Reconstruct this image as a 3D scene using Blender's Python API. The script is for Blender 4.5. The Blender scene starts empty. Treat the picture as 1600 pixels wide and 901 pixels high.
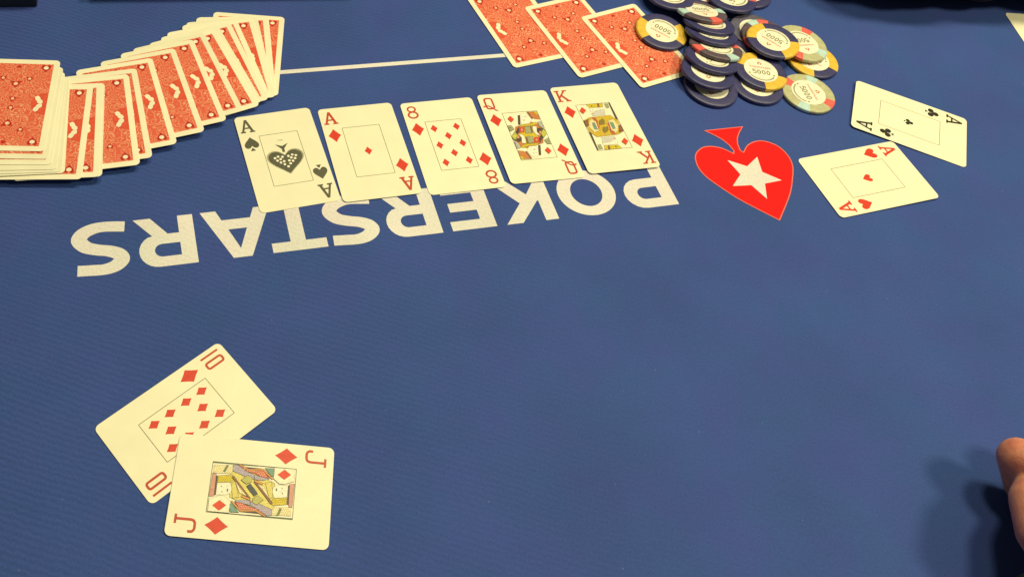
import bpy, bmesh, math, random
from mathutils import Vector, Matrix, Euler
from mathutils.geometry import tessellate_polygon

random.seed(11)
scene = bpy.context.scene
col = scene.collection
MM = 0.001
R = math.radians

# ------------------------------------------------------------------ camera
# hand-held phone picture, cropped: the lens shift is the crop
cam_data = bpy.data.cameras.new('camera')
cam = bpy.data.objects.new('camera', cam_data)
col.objects.link(cam)
cam_data.sensor_fit = 'HORIZONTAL'
cam_data.sensor_width = 36.0
cam_data.lens = 36.0 * 1578.92 / 1600.0
cam_data.shift_x = 274.63 / 1600.0
cam_data.shift_y = -245.45 / 1600.0
cam_data.clip_start = 0.01
cam_data.clip_end = 50.0
cam.matrix_world = (Matrix.Translation((0, 0, 0.5490)) @ Matrix.Rotation(R(42.08), 4, 'X')
                    @ Matrix.Rotation(R(8.19), 4, 'Z'))
scene.camera = cam

# ------------------------------------------------------------------ light
world = bpy.data.worlds.new('World')
scene.world = world
world.use_nodes = True
bg = world.node_tree.nodes['Background']
bg.inputs['Color'].default_value = (1.0, 0.90, 0.58, 1)      # dim light thrown back by the room
bg.inputs['Strength'].default_value = 0.13


def ceiling_lamp(name, loc, target, size, watts, colour):
    d = bpy.data.lights.new(name, 'AREA')
    d.shape = 'DISK'
    d.size = size
    d.energy = watts
    d.color = colour
    o = bpy.data.objects.new(name, d)
    col.objects.link(o)
    o.location = loc
    o.rotation_euler = (Vector(target) - Vector(loc)).to_track_quat('-Z', 'Y').to_euler()
    return o


WARM = (1.0, 0.89, 0.50)
ceiling_lamp('ceiling_lamp', (0.75, 1.00, 1.9), (0.15, 0.45, 0), 0.34, 22.5, WARM)
ceiling_lamp('ceiling_lamp.001', (0.05, 1.00, 2.0), (0.1, 0.45, 0), 0.34, 16, WARM)
ceiling_lamp('ceiling_lamp.002', (1.55, 0.30, 1.7), (0.2, 0.40, 0), 0.34, 24, WARM)

scene.view_settings.view_transform = 'Standard'
scene.view_settings.look = 'None'
scene.view_settings.gamma = 1.0
scene.view_settings.use_curve_mapping = False
scene.view_settings.exposure = 0.0
scene.render.engine = 'CYCLES'


# ------------------------------------------------------------------ helpers
def tag(o, label=None, category=None, group=None, kind=None):
    if label: o['label'] = label
    if category: o['category'] = category
    if group: o['group'] = group
    if kind: o['kind'] = kind
    return o


def link(o, parent=None):
    col.objects.link(o)
    if parent: o.parent = parent
    return o


def empty(name, matrix=None):
    o = bpy.data.objects.new(name, None)
    o.empty_display_size = 0.01
    col.objects.link(o)
    if matrix is not None: o.matrix_world = matrix
    return o


def mesh_obj(name, mesh, parent=None, mats=None):
    o = bpy.data.objects.new(name, mesh)
    if mats:
        for m in mats: mesh.materials.append(m)
    return link(o, parent)


def flat_mesh(name, pieces, mats):
    """pieces: (outline, holes, z, material index); outlines in mm, laid flat."""
    V, F, M = [], [], []
    for outer, holes, z, mi in pieces:
        loops = [[Vector((p[0], p[1], 0)) for p in lp] for lp in [outer] + list(holes)]
        flat = [p for lp in loops for p in lp]
        base = len(V)
        V += [(p.x * MM, p.y * MM, z * MM) for p in flat]
        for t in tessellate_polygon(loops):
            a, b, c = (flat[i] for i in t)
            cr = (b - a).cross(c - a).z
            if abs(cr) < 1e-9: continue
            F.append([base + i for i in (t if cr > 0 else (t[0], t[2], t[1]))])
            M.append(mi)
    me = bpy.data.meshes.new(name)
    me.from_pydata(V, [], F)
    for m in mats: me.materials.append(m)
    me.polygons.foreach_set('material_index', M)
    me.update()
    return me


def catmull(pts, n=8, closed=False):
    out = []
    N = len(pts)
    for i in range(N if closed else N - 1):
        if closed:
            p0, p1, p2, p3 = (pts[(i + k) % N] for k in (-1, 0, 1, 2))
        else:
            p0, p1, p2, p3 = pts[max(i - 1, 0)], pts[i], pts[i + 1], pts[min(i + 2, N - 1)]
        for k in range(n):
            t = k / n
            out.append(tuple(0.5 * (2 * b + (c - a) * t + (2 * a - 5 * b + 4 * c - d) * t * t
                                    + (3 * b - a - 3 * c + d) * t ** 3)
                             for a, b, c, d in zip(p0, p1, p2, p3)))
    if not closed: out.append(tuple(pts[-1]))
    return out


def stroke(pts, w, closed=False):
    """outline of a pen stroke; w is a number or a function of the tangent."""
    N = len(pts)
    P = [Vector((p[0], p[1])) for p in pts]
    L, Rr = [], []
    for i in range(N):
        a = P[i - 1] if (i or closed) else None
        b = P[(i + 1) % N] if (i < N - 1 or closed) else None
        d1 = (P[i] - a).normalized() if a is not None else (b - P[i]).normalized()
        d2 = (b - P[i]).normalized() if b is not None else d1
        t = (d1 + d2).normalized()
        n = Vector((-t.y, t.x))
        ww = w(t) if callable(w) else w
        s = ww / 2 / max(0.45, n.dot(Vector((-d1.y, d1.x))))
        L.append(tuple(P[i] + n * s)); Rr.append(tuple(P[i] - n * s))
    if closed: return (L, [Rr]) if abs(area(L)) > abs(area(Rr)) else (Rr, [L])
    return (L + Rr[::-1], [])


def area(p):
    return 0.5 * sum(p[i][0] * p[(i + 1) % len(p)][1] - p[(i + 1) % len(p)][0] * p[i][1] for i in range(len(p)))


def rrect(x0, y0, x1, y1, r, n=4):
    out = []
    for cx, cy, a0 in ((x1 - r, y1 - r, 0), (x0 + r, y1 - r, 90), (x0 + r, y0 + r, 180), (x1 - r, y0 + r, 270)):
        for k in range(n + 1):
            a = R(a0 + 90 * k / n)
            out.append((cx + r * math.cos(a), cy + r * math.sin(a)))
    return out


def ell(cx, cy, rx, ry, n=24, a0=0):
    return [(cx + rx * math.cos(a0 + 2 * math.pi * k / n), cy + ry * math.sin(a0 + 2 * math.pi * k / n)) for k in range(n)]


def move(p, dx, dy, s=1.0, rot=0):
    c, d = math.cos(R(rot)), math.sin(R(rot))
    return [(dx + s * (x * c - y * d), dy + s * (x * d + y * c)) for x, y in p]


def move_pieces(pieces, dx, dy, s=1.0, rot=0):
    return [(move(o, dx, dy, s, rot), [move(h, dx, dy, s, rot) for h in hs], z, m) for o, hs, z, m in pieces]


# ------------------------------------------------------------------ materials
def new_mat(name, colour, rough=0.5, spec=0.4):
    m = bpy.data.materials.new(name)
    m.use_nodes = True
    b = m.node_tree.nodes['Principled BSDF']
    b.inputs['Base Color'].default_value = (*colour, 1)
    b.inputs['Roughness'].default_value = rough
    b.inputs['Specular IOR Level'].default_value = spec
    return m


def nd(m, t, **kw):
    n = m.node_tree.nodes.new(t)
    for k, v in kw.items(): setattr(n, k, v)
    return n


def lk(m, a, b): m.node_tree.links.new(a, b)


def mottled(name, colour, rough=0.5, spec=0.4, amount=0.12, scale=300.0, bump=0.0, bump_scale=2500.0):
    """plain colour broken up by a little wear and grain."""
    m = new_mat(name, colour, rough, spec)
    b = m.node_tree.nodes['Principled BSDF']
    tc = nd(m, 'ShaderNodeTexCoord')
    no = nd(m, 'ShaderNodeTexNoise'); no.inputs['Scale'].default_value = scale; no.inputs['Detail'].default_value = 4
    lk(m, tc.outputs['Object'], no.inputs['Vector'])
    ra = nd(m, 'ShaderNodeMapRange')
    ra.inputs[1].default_value = 0.3; ra.inputs[2].default_value = 0.7
    ra.inputs[3].default_value = 1 - amount; ra.inputs[4].default_value = 1 + amount
    lk(m, no.outputs['Fac'], ra.inputs[0])
    mx = nd(m, 'ShaderNodeMix', data_type='RGBA', blend_type='MULTIPLY')
    mx.inputs[0].default_value = 1.0
    mx.inputs[6].default_value = (*colour, 1)
    lk(m, ra.outputs[0], mx.inputs[7])
    lk(m, mx.outputs[2], b.inputs['Base Color'])
    if bump:
        n2 = nd(m, 'ShaderNodeTexNoise'); n2.inputs['Scale'].default_value = bump_scale
        lk(m, tc.outputs['Object'], n2.inputs['Vector'])
        bp = nd(m, 'ShaderNodeBump'); bp.inputs['Strength'].default_value = bump; bp.inputs['Distance'].default_value = 0.0002
        lk(m, n2.outputs['Fac'], bp.inputs['Height']); lk(m, bp.outputs['Normal'], b.inputs['Normal'])
    return m


def cloth(name, colour, rough=0.75, speck=True, rib=0.13):
    """printed speed cloth: fine ribs, woven grain, lint."""
    m = new_mat(name, colour, rough, 0.14)
    b = m.node_tree.nodes['Principled BSDF']
    b.inputs['Sheen Weight'].default_value = 0.03
    b.inputs['Sheen Roughness'].default_value = 0.4
    geo = nd(m, 'ShaderNodeNewGeometry')
    warp = nd(m, 'ShaderNodeTexNoise'); warp.inputs['Scale'].default_value = 5; warp.inputs['Detail'].default_value = 2
    lk(m, geo.outputs['Position'], warp.inputs['Vector'])
    sc = nd(m, 'ShaderNodeVectorMath', operation='MULTIPLY_ADD')
    sc.inputs[1].default_value = (0.025, 0.025, 0)
    lk(m, warp.outputs['Color'], sc.inputs[0]); lk(m, geo.outputs['Position'], sc.inputs[2])
    mp = nd(m, 'ShaderNodeMapping'); mp.inputs['Rotation'].default_value = (0, 0, R(100))
    lk(m, sc.outputs[0], mp.inputs['Vector'])
    wv = nd(m, 'ShaderNodeTexWave', wave_type='BANDS', bands_direction='X')
    wv.inputs['Scale'].default_value = 88; wv.inputs['Distortion'].default_value = 3.2
    wv.inputs['Detail'].default_value = 3; wv.inputs['Detail Scale'].default_value = 2.5
    lk(m, mp.outputs[0], wv.inputs['Vector'])
    # the ribs show only here and there
    big = nd(m, 'ShaderNodeTexNoise'); big.inputs['Scale'].default_value = 4.5; big.inputs['Detail'].default_value = 1
    lk(m, geo.outputs['Position'], big.inputs['Vector'])
    sx = nd(m, 'ShaderNodeSeparateXYZ'); lk(m, geo.outputs['Position'], sx.inputs[0])
    fx = nd(m, 'ShaderNodeMapRange'); fx.inputs[1].default_value = 0.25; fx.inputs[2].default_value = -0.12
    fx.inputs[3].default_value = 0.15; fx.inputs[4].default_value = 1.0
    lk(m, sx.outputs[0], fx.inputs[0])
    am = nd(m, 'ShaderNodeMath', operation='MULTIPLY'); lk(m, big.outputs['Fac'], am.inputs[0]); lk(m, fx.outputs[0], am.inputs[1])
    grain = nd(m, 'ShaderNodeTexNoise'); grain.inputs['Scale'].default_value = 700; grain.inputs['Detail'].default_value = 3
    lk(m, geo.outputs['Position'], grain.inputs['Vector'])
    blot = nd(m, 'ShaderNodeTexNoise'); blot.inputs['Scale'].default_value = 14; blot.inputs['Detail'].default_value = 5
    lk(m, geo.outputs['Position'], blot.inputs['Vector'])

    def centred(sock, gain):
        n = nd(m, 'ShaderNodeMath', operation='MULTIPLY_ADD')
        n.inputs[1].default_value = gain; n.inputs[2].default_value = -0.5 * gain
        lk(m, sock, n.inputs[0]); return n.outputs[0]
    ribs = nd(m, 'ShaderNodeMath', operation='MULTIPLY')
    lk(m, centred(wv.outputs['Fac'], 2 * rib), ribs.inputs[0]); lk(m, am.outputs[0], ribs.inputs[1])
    a1 = nd(m, 'ShaderNodeMath', operation='ADD'); lk(m, ribs.outputs[0], a1.inputs[0]); lk(m, centred(grain.outputs['Fac'], 0.42), a1.inputs[1])
    a2 = nd(m, 'ShaderNodeMath', operation='ADD'); lk(m, a1.outputs[0], a2.inputs[0]); lk(m, centred(blot.outputs['Fac'], 0.34), a2.inputs[1])
    a3 = nd(m, 'ShaderNodeMath', operation='ADD'); a3.inputs[1].default_value = 1.0; lk(m, a2.outputs[0], a3.inputs[0])
    mx = nd(m, 'ShaderNodeMix', data_type='RGBA', blend_type='MULTIPLY'); mx.inputs[0].default_value = 1
    mx.inputs[6].default_value = (*colour, 1); lk(m, a3.outputs[0], mx.inputs[7])
    last = mx.outputs[2]
    # dye lots: faint greener and redder patches, and pale rubbed marks
    hue = nd(m, 'ShaderNodeTexNoise'); hue.inputs['Scale'].default_value = 22; hue.inputs['Detail'].default_value = 3
    lk(m, geo.outputs['Position'], hue.inputs['Vector'])
    hr = nd(m, 'ShaderNodeMix', data_type='RGBA'); hr.inputs[6].default_value = (0.90, 1.07, 1.0, 1); hr.inputs[7].default_value = (1.10, 0.94, 1.03, 1)
    hm_ = nd(m, 'ShaderNodeMapRange'); hm_.inputs[1].default_value = 0.35; hm_.inputs[2].default_value = 0.65
    lk(m, hue.outputs['Fac'], hm_.inputs[0]); lk(m, hm_.outputs[0], hr.inputs[0])
    mh = nd(m, 'ShaderNodeMix', data_type='RGBA', blend_type='MULTIPLY'); mh.inputs[0].default_value = 0.7 if speck else 0.2
    lk(m, last, mh.inputs[6]); lk(m, hr.outputs[2], mh.inputs[7])
    last = mh.outputs[2]
    if speck:
        vo = nd(m, 'ShaderNodeTexVoronoi'); vo.inputs['Scale'].default_value = 95
        lk(m, geo.outputs['Position'], vo.inputs['Vector'])
        lt = nd(m, 'ShaderNodeMath', operation='LESS_THAN'); lt.inputs[1].default_value = 0.040
        lk(m, vo.outputs['Distance'], lt.inputs[0])
        pk = nd(m, 'ShaderNodeSeparateColor'); lk(m, vo.outputs['Color'], pk.inputs[0])
        g2 = nd(m, 'ShaderNodeMath', operation='GREATER_THAN'); g2.inputs[1].default_value = 0.72; lk(m, pk.outputs[0], g2.inputs[0])
        mu = nd(m, 'ShaderNodeMath', operation='MULTIPLY'); lk(m, lt.outputs[0], mu.inputs[0]); lk(m, g2.outputs[0], mu.inputs[1])
        m3 = nd(m, 'ShaderNodeMath', operation='MULTIPLY'); m3.inputs[1].default_value = 0.13; lk(m, mu.outputs[0], m3.inputs[0])
        mx2 = nd(m, 'ShaderNodeMix', data_type='RGBA'); lk(m, m3.outputs[0], mx2.inputs[0])
        lk(m, last, mx2.inputs[6]); mx2.inputs[7].default_value = (0.6, 0.62, 0.6, 1)
        last = mx2.outputs[2]
    lk(m, last, b.inputs['Base Color'])
    hb = nd(m, 'ShaderNodeMath', operation='ADD'); lk(m, grain.outputs['Fac'], hb.inputs[0]); lk(m, ribs.outputs[0], hb.inputs[1])
    bp = nd(m, 'ShaderNodeBump'); bp.inputs['Strength'].default_value = 0.35; bp.inputs['Distance'].default_value = 0.0004
    lk(m, hb.outputs[0], bp.inputs['Height']); lk(m, bp.outputs['Normal'], b.inputs['Normal'])
    return m


FELT = cloth('blue_cloth', (0.038, 0.074, 0.30))
PRINT_CREAM = cloth('cream_cloth_print', (0.70, 0.68, 0.72), speck=False, rib=0.04)
PRINT_RED = cloth('red_cloth_print', (0.85, 0.010, 0.012), speck=False, rib=0.05)
PRINT_RIM = cloth('pale_red_cloth_print', (0.72, 0.17, 0.15), speck=False, rib=0.05)
STOCK = mottled('card_plastic', (0.83, 0.80, 0.66), 0.42, 0.45, 0.035, 45, 0.05, 3000)
sb_ = STOCK.node_tree.nodes['Principled BSDF']
oi = nd(STOCK, 'ShaderNodeObjectInfo')
rr_ = nd(STOCK, 'ShaderNodeMapRange'); rr_.inputs[3].default_value = 0.94; rr_.inputs[4].default_value = 1.02
lk(STOCK, oi.outputs['Random'], rr_.inputs[0])
mm_ = nd(STOCK, 'ShaderNodeMix', data_type='RGBA', blend_type='MULTIPLY'); mm_.inputs[0].default_value = 1
lk(STOCK, sb_.inputs['Base Color'].links[0].from_socket, mm_.inputs[6]); lk(STOCK, rr_.outputs[0], mm_.inputs[7])
lk(STOCK, mm_.outputs[2], sb_.inputs['Base Color'])
fm = nd(STOCK, 'ShaderNodeTexNoise'); fm.inputs['Scale'].default_value = 40; fm.inputs['Detail'].default_value = 4
fr_ = nd(STOCK, 'ShaderNodeMapRange'); fr_.inputs[1].default_value = 0.35; fr_.inputs[2].default_value = 0.65; fr_.inputs[3].default_value = 0.43; fr_.inputs[4].default_value = 0.49
lk(STOCK, fm.outputs['Fac'], fr_.inputs[0]); lk(STOCK, fr_.outputs[0], sb_.inputs['Roughness'])
STOCK_EDGE = mottled('card_edge', (0.80, 0.78, 0.70), 0.6, 0.3, 0.05)
INK_RED = mottled('red_card_ink', (0.63, 0.036, 0.015), 0.45, 0.4, 0.10, 500)
INK_RED_DARK = mottled('dark_red_card_ink', (0.48, 0.045, 0.022), 0.45, 0.4, 0.10, 500)
INK_BLACK = mottled('black_card_ink', (0.020, 0.020, 0.016), 0.45, 0.4, 0.15, 500)
INK_GREY = mottled('grey_card_ink', (0.085, 0.085, 0.060), 0.45, 0.4, 0.30, 1500)
INK_HALO = mottled('pale_grey_card_ink', (0.36, 0.35, 0.26), 0.45, 0.4, 0.3, 1500)
INK_LINE = mottled('frame_line_ink', (0.20, 0.21, 0.15), 0.45, 0.4, 0.25, 600)
COURT = {k: mottled('court_' + k + '_ink', c, 0.45, 0.4, 0.14, 900) for k, c in {
    'green': (0.14, 0.24, 0.09), 'pink': (0.62, 0.28, 0.24), 'dark': (0.07, 0.05, 0.05), 'white': (0.82, 0.80, 0.70),
    'gold': (0.62, 0.50, 0.02), 'mustard': (0.68, 0.58, 0.14), 'cream': (0.80, 0.72, 0.44), 'lilac': (0.42, 0.38, 0.54),
    'coral': (0.60, 0.12, 0.09), 'orange': (0.74, 0.33, 0.08), 'teal': (0.16, 0.30, 0.27), 'brown': (0.26, 0.10, 0.05),
    'olive': (0.46, 0.45, 0.14), 'slate': (0.05, 0.07, 0.10), 'box': (0.83, 0.80, 0.66), 'ink': (0.05, 0.05, 0.05),
    'red': (0.70, 0.050, 0.018), 'amber': (0.58, 0.20, 0.06), 'sage': (0.34, 0.38, 0.22), 'lime': (0.55, 0.55, 0.08),
    'grey': (0.45, 0.45, 0.45), 'lgrey': (0.62, 0.62, 0.62), 'ochre': (0.62, 0.44, 0.03), 'redb': (0.56, 0.12, 0.05),
    'olived': (0.22, 0.17, 0.04)}.items()}


def back_ink():
    """red card back: engraved scrollwork of pale hairlines in red."""
    m = new_mat('red_back_scrollwork', (0.7, 0.1, 0.06), 0.45, 0.4)
    b = m.node_tree.nodes['Principled BSDF']
    tc = nd(m, 'ShaderNodeTexCoord')
    no = nd(m, 'ShaderNodeTexNoise'); no.inputs['Scale'].default_value = 130; no.inputs['Detail'].default_value = 1.0
    lk(m, tc.outputs['Object'], no.inputs['Vector'])
    mu = nd(m, 'ShaderNodeMath', operation='MULTIPLY'); mu.inputs[1].default_value = 60
    lk(m, no.outputs['Fac'], mu.inputs[0])
    si = nd(m, 'ShaderNodeMath', operation='SINE'); lk(m, mu.outputs[0], si.inputs[0])
    ra = nd(m, 'ShaderNodeMapRange'); ra.inputs[1].default_value = 0.0; ra.inputs[2].default_value = 1.0
    lk(m, si.outputs[0], ra.inputs[0])
    n2 = nd(m, 'ShaderNodeTexNoise'); n2.inputs['Scale'].default_value = 55; n2.inputs['Detail'].default_value = 2
    lk(m, tc.outputs['Object'], n2.inputs['Vector'])
    r2 = nd(m, 'ShaderNodeMapRange'); r2.inputs[1].default_value = 0.35; r2.inputs[2].default_value = 0.65
    r2.inputs[3].default_value = 0.40; r2.inputs[4].default_value = 0.95
    lk(m, n2.outputs['Fac'], r2.inputs[0])
    f = nd(m, 'ShaderNodeMath', operation='MULTIPLY'); lk(m, ra.outputs[0], f.inputs[0]); lk(m, r2.outputs[0], f.inputs[1])
    mx = nd(m, 'ShaderNodeMix', data_type='RGBA')
    mx.inputs[6].default_value = (0.67, 0.11, 0.065, 1); mx.inputs[7].default_value = (0.80, 0.42, 0.27, 1)
    lk(m, f.outputs[0], mx.inputs[0]); lk(m, mx.outputs[2], b.inputs['Base Color'])
    return m


BACK_RED = back_ink()
BACK_DARK = mottled('deep_red_back_ink', (0.44, 0.016, 0.014), 0.45, 0.4, 0.15, 600)
BACK_PALE = mottled('pale_back_ink', (0.82, 0.55, 0.38), 0.45, 0.4, 0.1, 600)
BACK_MID = mottled('mid_red_back_ink', (0.66, 0.085, 0.045), 0.45, 0.4, 0.15, 600)


# ------------------------------------------------------------------ the table
TABLE_TOP = 0.0
bm = bmesh.new()
bmesh.ops.create_cube(bm, size=1.0)
for v in bm.verts:
    v.co = Vector((v.co.x * 3.2 + 0.2, v.co.y * 2.4 + 0.55, -0.03 if v.co.z < 0 else 0.0))
me = bpy.data.meshes.new('poker_table'); bm.to_mesh(me); bm.free()
table = mesh_obj('poker_table', me, None, [FELT])
tag(table, 'blue cloth poker table printed with cream lettering and a red spade', kind='structure')

# text frame on the cloth: origin at the top corner of the P, read from the far side
TO = Vector((250.8, 473.2, 0)) * MM
TEXT = Matrix.Translation(TO) @ Matrix.Rotation(R(-161.82), 4, 'Z')
PZ = 0.12


def bowl(x0, xa, x1, y0, y1, n=10):
    """straight left side, round right side."""
    ry = (y1 - y0) / 2
    pts = [(x0, y0)]
    for k in range(n + 1):
        a = R(-90 + 180 * k / n)
        pts.append((xa + (x1 - xa) * math.cos(a), (y0 + y1) / 2 + ry * math.sin(a)))
    return pts + [(x0, y1)]


S_LINE = catmull([(33, 34.9), (25, 35.5), (16, 35.9), (9, 33.9), (5.0, 29.6), (6.8, 25.2), (12.5, 22.2), (20, 20.2), (27, 17.2),
                  (31.0, 11.6), (28.6, 6.6), (22, 3.3), (14, 2.5), (1.5, 4.0)], 6)
S_GLYPH = stroke(S_LINE, lambda t: 7.9 + 2.2 * abs(t.y))
R_GLYPH = ([(0, 0), (10, 0), (10, 13.7), (17.5, 13.7), (27.9, 0), (39.2, 0), (27.6, 14.6)]
           + [(24.5 + 12.4 * math.cos(R(a)), 26.3 + 12.7 * math.sin(R(a))) for a in range(-60, 91, 15)] + [(0, 39)],
           [[(10, 21.4)] + [(22 + 4.9 * math.cos(R(a)), 26.4 + 5.0 * math.sin(R(a))) for a in range(-90, 91, 18)] + [(10, 31.4)]])
GLYPH = {
    'P': ([(0, 0), (10.3, 0), (10.3, 13)] + bowl(10.3, 24, 37, 13, 39)[1:-1] + [(0, 39)],
          [[(10.4, 21)] + [(22 + 4.9 * math.cos(R(a)), 26.2 + 5.1 * math.sin(R(a))) for a in range(-90, 91, 18)] + [(10.4, 31.3)]]),
    'O': (ell(0, 19.5, 21.6, 20.3, 48), [ell(0, 19.5, 11.6, 12.2, 40)]),
    'K': ([(0, 0), (9.6, 0), (9.6, 6.6), (16.6, 15.3), (29.6, 0), (41.3, 0), (23.7, 22.3), (38.6, 39), (26.6, 39), (10.6, 21.7),
           (9.6, 21.7), (9.6, 39), (0, 39)], []),
    'E': ([(0, 0), (32.4, 0), (32.4, 8), (10.2, 8), (10.2, 15.8), (29.6, 15.8), (29.6, 23.3), (10.2, 23.3), (10.2, 31.3),
           (32, 31.3), (32, 39), (0, 39)], []),
    'R': R_GLYPH,
    'S': S_GLYPH,
    'T': ([(13.9, 0), (24.2, 0), (24.2, 31.5), (37, 31.5), (37, 39), (0, 39), (0, 31.5), (13.9, 31.5)], []),
    'A': ([(-23.3, 0), (-12.6, 0), (-9.4, 8), (9.9, 8), (13.1, 0), (23.6, 0), (6.0, 39), (-6.4, 39)],
          [[(-6.1, 16), (6.4, 16), (0.2, 32)]]),
}
for ch, x in (('P', 0), ('O', 64.6), ('K', 92.7), ('E', 138.6), ('R', 177.6), ('S', 220.5), ('T', 257.8), ('A', 315.0),
              ('R', 343.7), ('S', 386.9)):
    o, h = GLYPH[ch]
    me = flat_mesh('printed_letter', [(move(o, x, -39), [move(q, x, -39) for q in h], PZ, 0)], [PRINT_CREAM])
    ob = mesh_obj('printed_letter', me, table)
    ob.matrix_local = TEXT
    ob['label'] = 'cream printed letter ' + ch

half = [(0, 24), (10.5, 13.4), (21.5, 1.5), (31.0, -12), (36.6, -22), (38.2, -31.5), (35.2, -41.5), (27.5, -47.6), (19.5, -48.6), (11, -45.6), (4.2, -39.4)]
half = [(0, 24)] + catmull(half[1:], 5)
spade = half + [(2.6, -42), (3.6, -48), (6.2, -53.6), (10.2, -58.6), (16.2, -64.2)]
outline = [(-x - 0, y) for x, y in spade[::-1] if x > 0] + spade
outline = [(x - 68.3, y) for x, y in outline]
me = flat_mesh('printed_spade', [(outline, [], PZ, 0)], [PRINT_RED])
sp = mesh_obj('printed_spade', me, table); sp.matrix_local = TEXT
sp['label'] = 'red spade emblem with a cream star'
rim = flat_mesh('printed_rim', [(*stroke(outline, 0.8, True), PZ * 1.5, 0)], [PRINT_RIM])
mesh_obj('printed_rim', rim, sp)
star = [((21.4 if k % 2 == 0 else 9.6) * math.sin(math.pi * k / 5), (21.4 if k % 2 == 0 else 9.6) * math.cos(math.pi * k / 5)) for k in range(10)]
me = flat_mesh('printed_star', [(move(star, -68.6, -16.6), [], PZ * 2, 0)], [PRINT_CREAM])
st = mesh_obj('printed_star', me, sp)

a, b = Vector((-230, 492.5)), Vector((215, 627.5))
a, b = Vector((-47.9 - 174 * 1.0, 547.8 - 55.2 * 1.0)), Vector((126 + 87 * 0.9, 603 + 27.6 * 0.9))
line = catmull([tuple(a), (-47.9, 547.8), (126, 603.0), tuple(b)], 4)
me = flat_mesh('printed_line', [(*stroke(line, 4.0), PZ, 0)], [PRINT_CREAM])
mesh_obj('printed_line', me, table)['label'] = 'thin cream line across the cloth'

# ------------------------------------------------------------------ playing cards
CW, CH, CT = 57.0, 88.0, 0.30


def card_stock_mesh():
    """rounded sheet with a softened rim."""
    rings = [(0.10, 0.0), (0.0, 0.06), (0.0, CT - 0.06), (0.10, CT)]
    V, F, M = [], [], []
    n = 0
    for inset, z in rings:
        p = rrect(-CW / 2 + inset, -CH / 2 + inset, CW / 2 - inset, CH / 2 - inset, 3.4 - inset, 5)
        n = len(p)
        V += [(x * MM, y * MM, z * MM) for x, y in p]
    for k in range(3):
        for i in range(n):
            j = (i + 1) % n
            F.append((k * n + i, k * n + j, (k + 1) * n + j, (k + 1) * n + i)); M.append(1)
    F.append(tuple(range(3 * n, 4 * n))); M.append(0)
    F.append(tuple(range(n - 1, -1, -1))); M.append(0)
    me = bpy.data.meshes.new('card_stock')
    me.from_pydata(V, [], F)
    me.materials.append(STOCK); me.materials.append(STOCK_EDGE)
    me.polygons.foreach_set('material_index', M)
    me.update()
    return me


STOCK_MESH = card_stock_mesh()
Z1, Z2, Z3 = CT + 0.03, CT + 0.06, CT + 0.09
DZ = 0.012

# card suits, drawn upright about (0,0) for a pip 2 units high
DIAMOND = []
for (x0, y0), (x1, y1) in (((0.74, 0), (0, 1)), ((0, 1), (-0.74, 0)), ((-0.74, 0), (0, -1)), ((0, -1), (0.74, 0))):
    for k in range(4):
        t = k / 4
        s = 1 - 0.20 * t * (1 - t)
        DIAMOND.append(((x0 + (x1 - x0) * t) * s, (y0 + (y1 - y0) * t) * s))
hh = [(0.0, -1.0), (0.30, -0.62), (0.66, -0.18), (0.86, 0.22), (0.84, 0.62), (0.60, 0.88), (0.30, 0.86), (0.08, 0.62)]
hh = [hh[0]] + catmull(hh[1:], 4)
HEART = hh + [(0, 0.50)] + [(-x, y) for x, y in hh[::-1] if x > 0]
SPADE_TOP = [(x * 0.92, -y * 0.86 + 0.16) for x, y in HEART][::-1]
SPADE_FOOT = [(0.0, -0.52), (-0.30, -1.0), (0.30, -1.0)][::1]
CLUB = [(ell(0, 0.48, 0.40, 0.42, 18), [], 0, 0), (ell(-0.42, -0.22, 0.40, 0.42, 18), [], DZ, 0), (ell(0.42, -0.22, 0.40, 0.42, 18), [], 2 * DZ, 0),
        ([(0, 0.3), (-0.26, -0.1), (0.26, -0.1)], [], 3 * DZ, 0), ([(0, -0.58), (-0.26, -1.0), (0.26, -1.0)], [], 0, 0)]
SUIT = {'diamonds': [(DIAMOND, [], 0, 0)], 'hearts': [(HEART, [], 0, 0)],
        'spades': [(SPADE_TOP, [], 0, 0), (SPADE_FOOT, [], DZ, 0)], 'clubs': CLUB}


def suit(kind, x, y, halfheight, z, rot=0, mi=0):
    return [(o, h, z + dz, mi) for o, h, dz, _ in move_pieces(SUIT[kind], x, y, halfheight, rot)]


def strokes(lst, z):
    out = []
    for k, s in enumerate(lst):
        o, h = stroke(*s)
        out.append((o, h, z + k * DZ, 0))
    return out


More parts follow.
